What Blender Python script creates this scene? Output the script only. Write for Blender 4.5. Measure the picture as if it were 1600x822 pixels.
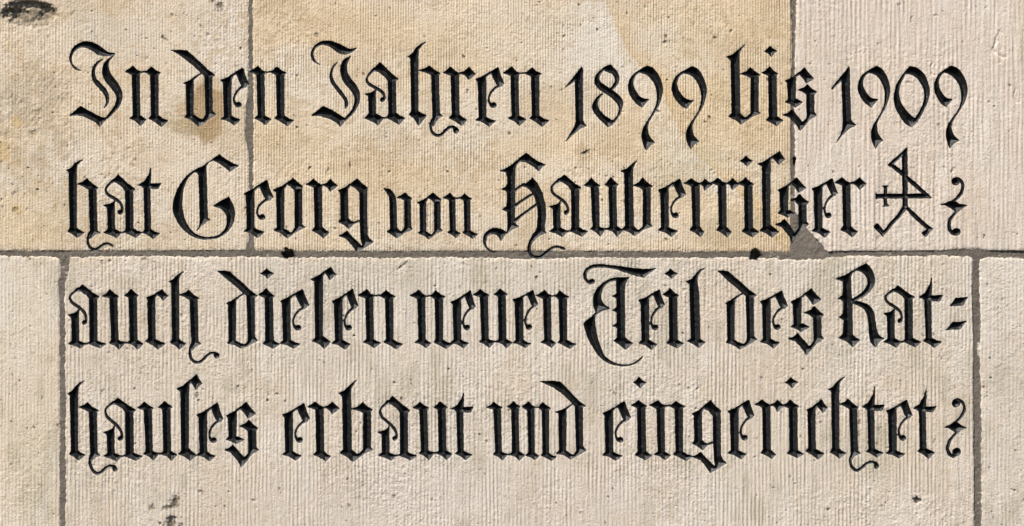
import bpy, math, time
import numpy as np
T0 = time.time()
R = math.radians

# ---------------------------------------------------------------- scene, camera, light
for o in list(bpy.data.objects):
    bpy.data.objects.remove(o)
scene = bpy.context.scene
C = scene.collection
MM = 0.001                         # one wall unit (1 mm) in metres
CX, CY = 800.0, 411.0              # wall units at the middle of the view

cam_d = bpy.data.cameras.new('camera')
cam = bpy.data.objects.new('camera', cam_d)
C.objects.link(cam)
cam.location = (0, -4.0, 0)
cam.rotation_euler = (R(90), 0, 0)
cam_d.sensor_width = 36
cam_d.lens = 36 * 4.0 / 1.6
cam_d.clip_end = 100
scene.camera = cam

SUN_EL, SUN_AZ = 53.0, 47.0        # height of the sun; degrees to the left of the wall's normal
world = bpy.data.worlds.new('World')
scene.world = world
world.use_nodes = True
wn = world.node_tree
bg = wn.nodes['Background']
sky = wn.nodes.new('ShaderNodeTexSky')
sky.sky_type = 'NISHITA'
sky.sun_disc = False
sky.sun_elevation = R(SUN_EL)
sky.sun_rotation = R(180 + SUN_AZ)
wn.links.new(sky.outputs[0], bg.inputs[0])
bg.inputs[1].default_value = 0.07
sun_d = bpy.data.lights.new('sun', 'SUN')
sun_d.energy = 4.9
sun_d.angle = R(2.0)
sun_d.color = (1.0, 0.955, 0.89)
sun = bpy.data.objects.new('sun', sun_d)
C.objects.link(sun)
ce = math.cos(R(SUN_EL))
dirv = (-ce * math.sin(R(SUN_AZ)), -ce * math.cos(R(SUN_AZ)), math.sin(R(SUN_EL)))   # towards the sun
from mathutils import Vector
sun.rotation_euler = Vector(dirv).to_track_quat('Z', 'Y').to_euler()
scene.view_settings.view_transform = 'Standard'
scene.view_settings.look = 'None'
scene.view_settings.exposure = 0.96
scene.view_settings.gamma = 1

# ---------------------------------------------------------------- lettering: outlines in wall units
Q = 5.14
def parse(s):
    pts = []
    for tok in s.split():
        star = tok.endswith('*')
        v = [float(a) for a in tok.rstrip('*').split(',')]
        pts.append((v, star))
    return pts

def cr(p0, p1, p2, p3, n):
    t = np.linspace(0, 1, n, endpoint=False)[:, None]
    return 0.5 * ((2*p1) + (-p0+p2)*t + (2*p0-5*p1+4*p2-p3)*t*t + (-p0+3*p1-3*p2+p3)*t**3)

def smooth_closed(pts):
    P = [np.array(p[0]) for p in pts]; S = [p[1] for p in pts]; n = len(P); out = []
    for i in range(n):
        a, b = P[i], P[(i+1) % n]
        pa = P[i-1] if not S[i] else a + (a-b)*0.3
        pb = P[(i+2) % n] if not S[(i+1) % n] else b + (b-a)*0.3
        out.append(cr(pa, a, b, pb, 8))
    return np.concatenate(out)

def smooth_open(pts):
    P = [np.array(p[0]) for p in pts]
    P = [2*P[0]-P[1]] + P + [2*P[-1]-P[-2]]
    out = [cr(P[i-1], P[i], P[i+1], P[i+2], 10) for i in range(1, len(P)-2)]
    out.append(P[-2][None])
    return np.concatenate(out)

def shapes(ox, oy, s, *items):
    """items: 'P ...' polygon, 'C ...' curved outline (corners starred), 'K x,y,w ...' stroke; 'O ox,oy,s' new origin"""
    res = []
    for it in items:
        k, body = it[0], it[2:]
        if k == 'O':
            ox, oy, s = [float(a) for a in body.split(',')]
            continue
        pts = parse(body)
        if k == 'K':
            a = smooth_open(pts)
            a = np.stack([ox + a[:, 0]/s, oy + a[:, 1]/s, np.abs(a[:, 2])/s], 1)
            res.append(('K', a))
        else:
            a = np.array([p[0] for p in pts]) if k == 'P' else smooth_closed(pts)
            res.append(('P', np.stack([ox + a[:, 0]/s, oy + a[:, 1]/s], 1)))
    return res

GL = {}
def glyph(name, ox, oy, s, cx, cy, *items):
    GL[name] = (shapes(ox, oy, s, *items),
                [(ox + a/s, w/s) for a, w in cx], [oy + b/s for b in cy])

glyph('n', 90, 50, Q, [(628, 64), (777, 64)], [272, 320, 690, 755],
  'P 535,319 572,299 607,271 640,308 668,320 659,345 663,672 712,702 668,754 622,714 575,695 606,672 597,345 567,331',
  'P 690,322 720,310 752,278 788,308 828,328 809,345 810,672 850,698 888,712 835,763 785,725 732,695 752,672 744,348 715,331',
  'K 650,321,10 675,324,8 702,320,9')
glyph('e', 270, 50, Q, [(437, 66), (612, 0)], [288, 388, 690, 748],
  'P 385,388 440,364 505,322 562,287 569,298 582,350 613,422 592,432 572,443 548,425 528,385 511,343 490,352 470,374 471,675 510,694 546,705 495,749 440,714 385,700 411,676 403,410',
  'K 584,432,20 565,441,16 540,456,14 512,485,12 494,520,11 492,552,12 503,578,16', 'K 503,576,16 516,586,28 530,584,40')
glyph('d', 270, 50, Q, [(-13, 0), (135, 60), (285, 62)], [147, 347, 412, 675, 758],
  'P -14,147 60,146 118,151 145,178 185,213 230,253 285,306 342,347 317,364 319,636 343,662 300,682 262,712 245,700 265,664 254,352 222,322 150,258 80,203 30,170',
  'P 82,412 135,388 165,366 236,322 246,330 205,352 168,390 165,662 205,688 236,703 256,690 276,690 250,725 208,759 150,708 88,686 110,664 105,422',
  'P 208,759 250,735 300,690 343,662 320,638 265,668 240,702')
glyph('a', 470, 50, Q, [(571, 62), (733, 66)], [243, 378, 498, 650, 748],
  'P 635,242 665,270 720,325 783,378 764,395 766,650 795,672 838,690 788,746 740,716 690,690 704,655 700,392 675,362 625,322 590,312 575,300 604,276',
  'K 592,300,26 565,325,14 542,352,13 530,385,14 545,415,17 585,440,19 630,465,19 660,490,17 672,520,15 668,540,16', 'K 668,538,16 655,544,34',
  'P 511,498 560,489 585,478 606,458 601,490 603,655 640,676 668,690 650,712 621,749 570,716 512,692 546,657 541,515',
  'K 650,692,12 680,690,9 705,680,12')
glyph('r', 660, 60, Q, [(260, 64), (373, 0)], [226, 285, 640, 700],
  'P 163,276 195,256 225,225 262,262 296,280 293,303 297,612 328,638 359,655 312,702 262,666 213,641 236,610 228,300 200,288',
  'P 285,279 335,264 375,228 400,260 431,288 372,334 350,303 325,290', 'K 278,284,10 300,283,9 330,276,12')
glyph('i', 1120, 60, Q, [(448, 64)], [60, 147, 225, 283, 645, 704],
  'P 361,276 395,256 425,225 457,262 493,285 479,300 484,628 510,646 533,660 482,705 440,680 396,656 418,628 414,300 390,290',
  'P 378,103 404,87 427,60 453,84 486,101 460,122 438,148 412,120')
glyph('b', 1120, 60, Q, [(150, 66), (304, 60)], [50, 148, 232, 293, 628, 692],
  'P 80,148 130,130 175,88 228,49 202,82 184,120 181,160 188,602 222,632 245,652 195,693 150,655 91,628 119,600 112,178',
  'P 182,286 235,266 270,232 303,264 349,292 335,308 334,585 351,603 300,620 262,645 228,660 240,634 272,600 274,320 245,302',
  'P 195,693 262,646 300,614 272,600 246,628 215,640 190,660')
glyph('s', 1120, 60, Q, [(600, 64), (750, 60)], [235, 325, 512, 617, 744],
  'P 547,340 610,312 658,275 705,235 735,275 779,325 750,344 718,361 692,322 666,292 636,312 631,492 645,489 668,500 691,512 632,556 590,527 549,513 572,490 565,358',
  'P 649,416 700,396 727,370 766,406 803,430 782,449 783,590 804,618 745,652 708,700 669,745 640,695 585,635 524,616 570,600 605,567 640,615 690,676 722,640 719,450 690,428')
glyph('u', 90, 415, Q, [(450, 64), (605, 62)], [190, 247, 622, 673],
  'P 357,246 393,223 420,192 455,225 496,248 480,262 488,598 514,612 540,622 495,674 460,642 412,622 432,598 417,262 390,256',
  'P 532,243 566,216 590,187 620,217 651,240 634,256 640,598 665,612 689,628 642,676 608,640 556,622 580,600 572,262 555,250',
  'K 515,617,14 545,620,10 585,617,14')
glyph('h', 90, 585, Q, [(132, 62), (286, 66)], [48, 158, 225, 292, 650, 692],
  'P 76,158 115,134 145,95 180,65 222,48 190,74 168,108 163,150 163,612 190,632 222,648 166,693 130,662 90,642 108,612 100,178 92,163',
  'P 163,264 210,248 240,224 280,262 328,290 313,305 321,632 346,652 310,662 288,678 272,700 258,690 264,650 252,305 212,280')
glyph('o', 430, 250, Q, [(40, 62), (187, 58)], [146, 212, 545, 628],
  'P -23,241 40,216 90,186 145,145 182,180 223,212 216,232 160,246 122,212 96,200 72,238 72,550 108,572 142,598 98,629 48,590 -13,564 14,545 8,262',
  'P 156,225 216,225 217,520 239,543 185,566 140,600 98,629 108,596 136,580 157,545')
glyph('g', 430, 250, Q, [(557, 62), (710, 60)], [150, 242, 552, 737],
  'P 504,243 560,220 605,188 660,149 698,190 743,222 739,250 741,600 758,635 788,660 745,688 705,714 655,739 622,690 575,636 507,607 545,594 576,569 625,622 692,688 700,690 688,640 680,500 678,262 642,224 605,208 584,235 588,470 612,492 645,501 592,554 552,522 507,498 526,472 522,262',
  'K 606,505,16 640,502,12 682,488,10')
glyph('c', 220, 415, Q, [(87, 62), (222, 0)], [193, 255, 625, 672],
  'P 44,256 90,239 132,215 172,192 190,218 223,245 202,262 180,284 158,256 132,238 115,262 118,592 155,610 196,628 140,674 95,641 36,609 60,586 53,276')
glyph('t', 90, 235, Q, [(718, 62), (832, 0)], [135, 265, 300, 660, 710],
  'P 641,281 695,250 732,195 750,134 751,200 746,268 833,264 820,285 806,311 744,306 749,635 785,654 822,668 768,712 722,678 680,660 700,636 690,305 675,288')
glyph('S', 1080, 235, Q, [(603, 64), (710, 0)], [8, 110, 655, 698],
  'P 534,110 590,87 648,47 712,7 730,40 754,73 728,93 704,118 680,86 656,64 638,82 636,300 635,600 670,625 709,655 650,700 602,665 549,647 575,618 568,130')
glyph('nine', 860, 80, Q, [(625, 0), (772, 0), (900, 0)], [118, 452, 800],
  'C 780,117* 830,142 875,205 901,285 895,365 868,440 832,502 798,560 782,615 796,680 840,735* 803,758 771,802* 746,750 733,690 742,630 772,570 812,510 842,450 856,385 853,320 832,258 792,205 755,182 718,172* 688,195 667,235 668,280 692,330 735,375 794,388* 762,420 738,453* 690,422 650,372 626,310 630,250 665,190 720,150')
glyph('flourish', 1350, 225, Q, [(610, 0), (705, 0), (828, 0)], [272, 452, 540, 735],
  'K 733,302,56 738,303,52', 'K 722,283,16 748,276,14 775,290,15 792,330,20 783,385,22 750,432,18 712,462,16',
  'P 609,488 660,474 705,455 728,458 762,480 829,494 795,512 765,535 735,545 700,518 655,494',
  'K 752,536,16 722,565,16 694,605,20 683,645,22 688,685,22 705,712,22 728,722,22', 'K 740,706,56 745,705,54')

WORDS = []
def word(name, label): WORDS.append([name, label, []])
def put(letter, g, ox, oy, xs, ys, s=Q, w=None):
    sh, tcx, tcy = GL[g]
    src, dst = [], []
    for (c, tw), x in zip(tcx, xs):
        if tw:
            ww = (w / s) if w else tw
            src += [c - tw/2, c + tw/2]; dst += [ox + x/s - ww/2, ox + x/s + ww/2]
        else:
            src.append(c); dst.append(ox + x/s)
    # extend with slope 1 outside the controls
    kx = (dst[-1]-dst[0]) / (src[-1]-src[0]) if w and len(src) > 1 else 1.0
    src = [src[0]-100] + src + [src[-1]+100]; dst = [dst[0]-100*kx] + dst + [dst[-1]+100*kx]
    yd = [oy + y/s for y in ys]
    ysrc = [tcy[0]-100] + list(tcy) + [tcy[-1]+100]; ydst = [yd[0]-100] + yd + [yd[-1]+100]
    out = []
    for k, a in sh:
        b = a.copy()
        b[:, 0] = np.interp(a[:, 0], src, dst); b[:, 1] = np.interp(a[:, 1], ysrc, ydst)
        if w and k == 'K': b[:, 2] *= 0.85
        out.append((k, b))
    WORDS[-1][2].append((letter, out))
def raw(letter, *a): WORDS[-1][2].append((letter, shapes(*a)))
def more(*a): WORDS[-1][2][-1][1].extend(shapes(*a))

FIRST, SECOND, THIRD, FOURTH = 'top line', 'second line', 'third line', 'bottom line'
# --- line 1
word('carved_word', 'black carved word "In" with a tall curling capital, first of the top line')
raw('I', 90, 50, Q,
  'C 197,312* 142,300 102,245 98,185 130,122 180,87 245,76 310,97 368,138 410,163 463,172* 440,186 390,194 322,184* 290,158 240,130 185,126 140,150 115,195 116,245 150,290',
  'C 372,214* 320,240 282,285 275,345 290,400 340,460 378,510 390,560 372,613* 400,585 412,530 396,470 345,410 308,370 300,310 325,255',
  'C 459,186* 400,222 366,270 360,335 385,395 430,450 465,500 472,555 440,620 385,690* 400,698 450,650 500,590 519,520 514,470 480,405 432,345 410,290 415,235',
  'P 88,675 140,635 185,596 230,622 300,660 360,690 375,688 392,690 388,705 362,730 340,763 305,725 250,698 205,676 160,670')
put('n', 'n', 90, 50, (628, 777), (272, 320, 690, 755))
word('carved_word', 'black carved word "den", second of the top line, over the upper left joint')
put('d', 'd', 270, 50, (-13, 135, 285), (147, 347, 412, 675, 758))
put('e', 'e', 270, 50, (437, 612), (288, 388, 690, 748))
put('n', 'n', 270, 50, (704, 862), (272, 320, 690, 750))
word('carved_word', 'black carved word "Jahren" with a tall curling capital, in the top line')
raw('J', 470, 50, Q,
  'C 166,268* 112,245 84,205 88,150 122,100 172,75 232,72 300,92 350,118 395,135 452,127* 415,160 365,179 310,170 260,137 215,110 168,104 122,128 103,165 107,210 130,245',
  'C 301,237* 255,275 233,340 240,400 280,460 328,520 352,560 357,619* 379,590 371,540 332,480 277,410 256,360 260,300',
  'C 404,191* 345,225 319,290 323,350 350,410 400,470 428,520 428,580 400,640 350,695* 372,702 430,642 466,575 473,495 448,430 398,370 374,320 372,260',
  'P 75,675 130,635 180,596 240,622 300,660 350,690 372,694 368,706 345,725 318,761 290,730 235,698 150,674')
put('a', 'a', 470, 50, (571, 733), (243, 378, 498, 650, 748))
put('h', 'h', 470, 50, (912, 1081), (78, 200, 273, 334, 672, 752))
more(660, 60, Q, 'K 92,642,20 74,670,16 67,705,18 75,745,18 100,772,18 130,780,18 160,768,18 190,735,18 215,716,18 245,710,18', 'K 245,710,18 262,722,26 270,738,44')
put('r', 'r', 660, 60, (260, 373), (226, 285, 640, 700))
put('e', 'e', 660, 60, (479, 658), (232, 328, 648, 708))
put('n', 'n', 660, 60, (740, 906), (226, 278, 638, 703))
word('carved_number', 'black carved year "1899" in old numerals, in the top line')
raw('1', 860, 80, Q,
  'P 118,292 168,230 215,170 250,124 263,146 259,250 262,555 276,584 296,600 240,620 185,668 122,728 155,672 192,610 205,560 196,240 160,270')
raw('8', 860, 80, Q,
  'C 486,107* 440,125 395,160 365,195 354,235 368,280 410,320 480,365 530,415 552,460 545,495 528,530 498,560 470,572* 462,608* 495,592 540,540 570,480 583,410 560,365 500,315 440,275 405,250 393,215 408,180 440,150 470,150',
  'C 486,107* 520,145 548,190 552,225 535,275 480,330* 465,320 500,275 518,240 512,205 490,180 440,160 425,145',
  'C 410,338* 365,380 338,430 345,480 385,535 425,575 462,608* 480,595 498,560 485,550 435,515 400,480 382,440 385,400 400,370 425,345')
put('9', 'nine', 860, 80, (625, 772, 900), (118, 452, 800))
put('9', 'nine', 860, 80, (975, 1130, 1252), (122, 462, 788))
word('carved_word', 'black carved word "bis" in the top line, between the two years')
put('b', 'b', 1120, 60, (150, 304), (50, 148, 232, 293, 628, 692))
put('i', 'i', 1120, 60, (448,), (60, 147, 225, 283, 645, 704))
put('s', 's', 1120, 60, (600, 750), (235, 325, 512, 617, 744))
word('carved_number', 'black carved year "1909" in old numerals, at the right end of the top line')
raw('1', 1290, 80, Q,
  'P 44,298 105,225 150,172 189,122 194,150 196,300 205,555 222,578 246,592 190,622 140,668 77,745 115,682 137,610 140,560 129,238 95,268 56,306')
put('9', 'nine', 1290, 80, (260, 402, 514), (120, 452, 780))
raw('0', 1290, 80, Q,
  'C 672,119* 740,140 800,200 834,300 826,385 790,470 740,560 692,610* 700,560 725,530 762,468 790,390 786,310 752,240 705,195 640,182*',
  'C 672,119* 620,190 572,265 549,350 555,430 590,510 640,580 692,610* 712,575 716,540* 660,492 612,425 589,350 600,270 642,185*')
put('9', 'nine', 1290, 80, (873, 1000, 1136), (118, 450, 780))
# --- line 2
word('carved_word', 'black carved word "hat", first of the second line')
put('h', 'h', 90, 235, (122, 284), (70, 162, 225, 303, 662, 703))
more(90, 235, Q, 'K 266,655,20 248,690,16 243,725,15 252,765,16 278,792,17 305,797,17 335,780,17 365,758,16 398,749,16 425,757,15 442,768,14')
put('a', 'a', 90, 235, (428, 576), (195, 312, 440, 628, 704))
put('t', 't', 90, 235, (718, 832), (135, 265, 300, 660, 710))
word('carved_word', 'black carved word with a big round capital G crossing the upper left joint')
raw('G', 260, 235, Q,
  'C 240,150* 165,205 95,300 55,420 60,510 108,605 180,672 260,710 340,715 420,702 492,652 537,580 550,510 535,440 500,371* 430,412 369,448* 430,464 472,505 487,560 475,620 440,665 380,692 310,695 240,673 190,630 152,560 131,480 127,400 138,310 168,235 215,182* 250,172*',
  'P 228,158 300,122 360,78 425,31 452,54 520,98 583,125 545,145 512,172 470,137 420,102 378,82 345,92 320,125 326,300 332,540 342,552 360,559 320,574 278,612 239,654 265,602 269,555 258,200 248,182 232,176')
put('e', 'e', 260, 235, (673, 860), (240, 345, 640, 702))
put('o', 'o', 430, 250, (40, 187), (146, 212, 545, 628))
put('r', 'r', 430, 250, (342, 444), (152, 205, 566, 628))
put('g', 'g', 430, 250, (557, 710), (150, 242, 552, 737))
word('carved_word', 'black carved word "von" in smaller letters, in the second line')
raw('v', 590, 250, Q,
  'P 38,224 75,228 105,240 128,268 145,300 151,350 156,545 178,568 200,582 155,629 115,602 72,577 102,555 96,330 90,290 68,255',
  'P 145,304 185,287 225,261 248,290 276,311 265,326 269,535 280,558 225,580 190,605 155,629 165,595 190,578 217,545 215,328 188,310')
put('o', 'o', 590, 250, (364, 480), (262, 318, 570, 636), w=49)
put('n', 'n', 590, 250, (599, 718), (264, 305, 580, 628), w=51)
word('carved_word', 'longest black carved word of the second line, starting with a barred capital H')
raw('H', 745, 235, Q,
  'P 174,166 225,150 275,120 335,70 398,19 440,55 490,88 553,115 522,138 500,167 455,130 395,96 352,88 322,115 309,150 309,200 304,580 318,600 337,613 290,632 245,668 232,672 244,645 248,600 245,492 228,484 205,477 235,450 243,420 243,345 230,324 199,315 235,290 246,260 245,220 236,180 215,170',
  'P 368,287 412,254 448,219 490,270 527,345 549,430 556,520 546,600 546,648 561,666 510,680 470,712 440,745 432,720 470,665 486,600 491,510 485,440 462,370 425,315 395,295',
  'K 302,328,12 335,300,14 378,272,16', 'K 302,452,20 350,415,18 442,355,14', 'K 302,572,22 350,530,18 484,432,14',
  'O 745,340,8', 'C 298,297* 275,245 235,212 180,208 132,240 112,300 125,360 170,405 237,430* 205,442 150,415 100,360 80,290 95,215 150,155 230,130 310,148 375,188* 340,235',
  'K 735,205,44 705,245,36 675,300,32 660,350,34 655,400,36 665,445,34 700,483,32 760,497,32 810,487,32 855,450,30 905,405,28 960,373,24 1020,366,24 1060,378,26 1095,390,26')
put('a', 'a', 745, 235, (641, 790), (195, 300, 450, 618, 695))
put('u', 'u', 920, 235, (49, 192), (218, 282, 634, 692))
put('b', 'b', 920, 235, (323, 466), (75, 165, 216, 290, 635, 686))
put('e', 'e', 920, 235, (608, 780), (230, 318, 632, 694))
put('r', 'r', 920, 235, (857, 932), (228, 272, 640, 697))
put('r', 'r', 1080, 235, (35, 108), (225, 270, 638, 697))
put('r', 'r', 1080, 235, (248, 332), (222, 268, 640, 698))
put('i', 'i', 1080, 235, (460,), (44, 130, 215, 270, 640, 700))
put('s', 'S', 1080, 235, (603, 710), (8, 110, 655, 698))
put('s', 's', 1080, 235, (745, 893), (218, 302, 505, 595, 747))
put('e', 'e', 1230, 225, (248, 405), (278, 358, 690, 750))
put('r', 'r', 1230, 225, (474, 580), (268, 318, 690, 747))
word('carved_mark', 'black carved builder\'s mark of crossed straight strokes like a striding figure')
raw('mark', 1350, 225, Q,
  'P 345,30 347,100 350,250 349,480 352,505 332,520 308,508 310,470 308,250 306,120 315,55',
  'P 345,30 337,62 305,98 232,165 212,188 191,167 240,122 300,70',
  'P 191,167 215,155 250,172 300,212 345,255 400,298 470,362 545,432 532,442 500,420 440,375 380,325 330,280 300,252 215,182',
  'P 92,396 110,402 200,400 350,402 470,398 500,400 545,432 520,437 350,436 110,438 95,444',
  'P 145,335 197,333 186,348 184,410 186,480 202,500 147,504 160,488 158,420 160,350',
  'P 310,500 350,515 300,575 240,640 185,705 150,745 135,725 150,705 210,632 270,565',
  'P 75,668 96,640 112,640 152,690 168,722 150,745 120,712',
  'P 335,518 350,505 400,548 460,605 512,652 552,680 532,700 500,682 440,630 380,575',
  'P 552,680 530,702 495,752 462,716 480,700 500,690 515,660')
word('carved_mark', 'small black curly end mark closing the second line')
put('flourish', 'flourish', 1350, 225, (610, 705, 828), (272, 452, 540, 735))
# --- line 3
word('carved_word', 'black carved word "auch", first of the third line')
put('a', 'a', 90, 415, (140, 286), (152, 250, 395, 602, 666))
put('u', 'u', 90, 415, (450, 605), (190, 247, 622, 673))
put('c', 'c', 220, 415, (87, 222), (193, 255, 625, 672))
put('h', 'h', 220, 415, (276, 428), (40, 130, 196, 265, 628, 674))
more(220, 415, Q, 'K 412,632,18 398,665,16 394,700,18 405,745,18 430,772,18 460,778,18 495,762,17 530,725,17 560,705,16 590,703,16', 'K 590,703,18 603,712,28 608,722,42')
word('carved_word', 'black carved word "diesen", second of the third line')
put('d', 'd', 330, 405, (42, 166, 316), (95, 293, 355, 670, 716))
put('i', 'i', 330, 405, (465,), (75, 157, 231, 293, 670, 718))
put('e', 'e', 330, 405, (603, 787), (242, 335, 668, 718))
put('s', 'S', 470, 410, (144, 240), (37, 135, 640, 693))
put('e', 'e', 470, 410, (301, 461), (212, 312, 640, 700))
put('n', 'n', 470, 410, (550, 710), (216, 265, 638, 690))
word('carved_word', 'black carved word "neuen", third of the third line')
put('n', 'n', 620, 410, (197, 338), (220, 268, 640, 688))
put('e', 'e', 620, 410, (483, 632), (226, 318, 636, 688))
put('u', 'u', 620, 410, (700, 845), (213, 262, 640, 688))
put('e', 'e', 760, 410, (262, 414), (225, 298, 640, 687))
put('n', 'n', 760, 410, (487, 614), (222, 268, 640, 687))
word('carved_word', 'black carved word "Teil" with a big looped capital, in the third line')
TS = 4.4696
raw('T', 890, 405, TS,
  'K 150,158,30 158,156,32', 'K 142,168,14 122,152,16 108,128,17 108,100,18 125,72,20 155,55,22 190,48,22 240,47,20',
  'P 195,42 255,40 340,48 430,62 500,68 550,70 606,63 580,82 545,108 520,129 470,118 400,96 330,72 250,58 195,56',
  'C 422,127* 360,128 300,134 235,165 185,215 165,275 168,330 188,382* 225,352 281,340* 247,322 222,282 224,235 245,188 285,158 330,148* 400,145',
  'K 276,343,10 240,352,12 205,368,12 165,398,11 108,445,8',
  'P 325,130 422,126 400,150 388,180 385,220 387,545 412,570 444,588 392,633 350,597 306,570 332,550 332,482 318,472 297,467 330,448 330,375 315,365 296,360 328,335 330,280 318,268 293,262 328,240',
  'C 98,450* 140,412 178,396* 180,450 190,520 215,610 250,680 310,722 380,738 440,727 490,695 517,663* 492,710 430,741 360,747 290,732 220,692 160,612 120,530')
put('e', 'e', 890, 405, (526, 664), (213, 288, 578, 633), s=TS)
put('i', 'i', 890, 405, (723,), (68, 137, 205, 252, 578, 622), s=TS)
raw('l', 890, 405, TS,
  'P 812,156 850,140 878,108 910,72 952,59 918,82 898,115 892,150 905,250 912,558 930,570 950,579 902,619 862,592 818,573 848,555 838,175')
word('carved_word', 'black carved word "des" in the third line')
put('d', 'd', 1110, 405, (58, 162, 315), (95, 290, 356, 662, 722))
put('e', 'e', 1110, 405, (450, 622), (255, 340, 655, 716))
put('s', 's', 1110, 405, (697, 858), (235, 325, 545, 640, 770))
word('carved_word', 'black carved word "Rat" with slanting double hyphen, ending the third line')
raw('R', 1290, 405, Q,
  'P 80,159 150,132 210,98 270,64 325,33 345,72 300,92 255,92 215,112 205,140 208,280 215,330 217,608 240,630 278,648 222,706 170,662 104,635 140,600 146,492 130,478 104,467 140,440 144,400 142,345 125,325 96,318 135,290 142,240 138,180 118,170',
  'C 325,33* 370,80 394,150 385,218 330,285 265,322 212,352* 200,330* 262,292 318,240 338,180 315,125 270,95 225,98 270,64*',
  'C 208,332* 290,345 350,375 388,430 402,510 418,590 440,620 472,637* 435,662 402,707* 365,670 350,610 345,520 330,440 298,392 212,352*')
put('a', 'a', 1290, 405, (523, 667), (212, 305, 435, 632, 710))
put('t', 't', 1290, 405, (822, 945), (130, 290, 328, 658, 712))
raw('hyphen', 1290, 405, Q, 'P 1043,312 1142,305 1122,340 1106,373 1050,374 998,379 1022,345')
raw('hyphen', 1290, 405, Q, 'P 1022,505 1080,504 1134,496 1105,530 1084,563 1020,565 963,573 993,540')
# --- line 4
word('carved_word', 'black carved word "hauses", first of the bottom line')
put('h', 'h', 90, 585, (132, 286), (48, 158, 225, 292, 650, 692))
more(90, 585, Q, 'K 268,652,20 260,690,18 262,730,18 285,775,18 318,797,18 350,785,17 385,752,16 415,737,16 445,738,18', 'K 440,738,16 455,745,26 460,762,34')
put('a', 'a', 90, 585, (425, 577), (190, 285, 465, 630, 697))
put('u', 'u', 90, 585, (726, 875), (217, 270, 640, 692))
put('s', 'S', 240, 585, (250, 345), (-2, 118, 650, 693))
put('e', 'e', 240, 585, (396, 558), (228, 325, 640, 697))
put('s', 's', 240, 585, (632, 790), (223, 315, 525, 607, 743))
word('carved_word', 'black carved word "erbaut" in the bottom line')
put('e', 'e', 430, 585, (108, 278), (234, 325, 636, 692))
put('r', 'r', 430, 585, (355, 458), (218, 270, 645, 695))
put('b', 'b', 430, 585, (577, 738), (42, 150, 225, 285, 632, 703))
put('a', 'a', 580, 585, (114, 262), (175, 288, 465, 625, 691))
put('u', 'u', 580, 585, (420, 568), (220, 270, 635, 687))
put('t', 't', 580, 585, (712, 822), (140, 262, 298, 638, 687))
word('carved_word', 'black carved word "und" in the bottom line, its letters tight together')
put('u', 'u', 740, 585, (191, 334), (219, 266, 645, 689), w=58)
put('n', 'n', 740, 585, (460, 577), (217, 262, 650, 688), w=56)
put('d', 'd', 740, 585, (530, 712, 845), (55, 255, 302, 628, 681))
word('carved_word', 'black carved word "eingerichtet", longest of the bottom line')
put('e', 'e', 930, 585, (110, 286), (217, 312, 640, 693))
put('i', 'i', 930, 585, (372,), (22, 112, 208, 252, 638, 690))
put('n', 'n', 930, 585, (525, 672), (208, 250, 640, 690))
put('g', 'g', 930, 585, (828, 978), (208, 315, 607, 788))
put('e', 'e', 1100, 585, (243, 404), (205, 295, 625, 680))
put('r', 'r', 1100, 585, (500, 590), (203, 250, 632, 676))
put('i', 'i', 1100, 585, (718,), (22, 110, 202, 255, 628, 670))
put('c', 'c', 1100, 585, (866, 993), (203, 282, 632, 683))
put('h', 'h', 1240, 585, (335, 482), (15, 122, 198, 268, 635, 677))
more(1240, 585, Q, 'K 475,640,22 458,672,17 456,705,17 470,745,18 498,768,18 525,768,18 560,740,17 595,712,16 630,704,16 652,710,18', 'K 648,708,18 662,720,26 666,738,34')
put('t', 't', 1240, 585, (621, 733), (96, 245, 285, 622, 668))
put('e', 'e', 1240, 585, (793, 954), (205, 292, 628, 674))
put('t', 't', 1360, 585, (418, 530), (105, 258, 295, 618, 677))
word('carved_mark', 'small black curly end mark closing the bottom line')
raw('flourish', 1360, 585, Q,
  'K 685,235,56 690,234,52', 'K 672,212,16 700,202,16 730,215,16 752,248,18 752,295,20 725,345,18 685,385,14',
  'P 596,425 640,407 672,380 700,388 730,408 774,430 740,442 712,460 690,470 660,452 625,430',
  'K 708,455,16 672,490,16 640,530,18 622,575,20 622,610,22 640,645,22 670,660,20', 'K 690,625,60 697,622,56')

# ---------------------------------------------------------------- grid over the wall face
PITCH = 1.15
def axis(lo, hi, far_lo, far_hi):
    core = np.arange(lo, hi, PITCH)
    def grow(n=34, r=1.135):
        return np.cumsum(PITCH * r ** np.arange(1, n+1))
    g = grow()
    a = lo - g * ((lo - far_lo) / g[-1]); b = core[-1] + g * ((far_hi - core[-1]) / g[-1])
    return np.concatenate([a[::-1], core, b])
gx = axis(-12, 1612, -420, 2020)
gy = axis(-12, 834, -330, 1150)
NX, NY = len(gx), len(gy)
X, Y = np.meshgrid(gx, gy)                      # [row, col]
rng = np.random.RandomState(7)

def vnoise(x, y, sc, seed, sy=None):
    sy = sy or sc
    u = x / sc + 1000; v = y / sy + 1000
    iu = np.floor(u).astype(np.int64); iv = np.floor(v).astype(np.int64)
    fu = u - iu; fv = v - iv
    fu = fu*fu*(3-2*fu); fv = fv*fv*(3-2*fv)
    def h(a, b):
        n = (a * 374761393 + b * 668265263 + seed * 982451653) & 0xffffffff
        n = ((n ^ (n >> 13)) * 1274126177) & 0xffffffff
        n = n ^ (n >> 16)
        return (n & 0xffffff) / float(0xffffff)
    return ((h(iu, iv)*(1-fu) + h(iu+1, iv)*fu)*(1-fv) + (h(iu, iv+1)*(1-fu) + h(iu+1, iv+1)*fu)*fv) * 2 - 1
def fbm(x, y, sc, seed, oct=4, sy=None):
    t = 0; a = 1; s = 0
    for k in range(oct):
        t = t + a * vnoise(x, y, sc / 2**k, seed + 17*k, (sy / 2**k) if sy else None); s += a; a *= 0.55
    return t / s

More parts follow.
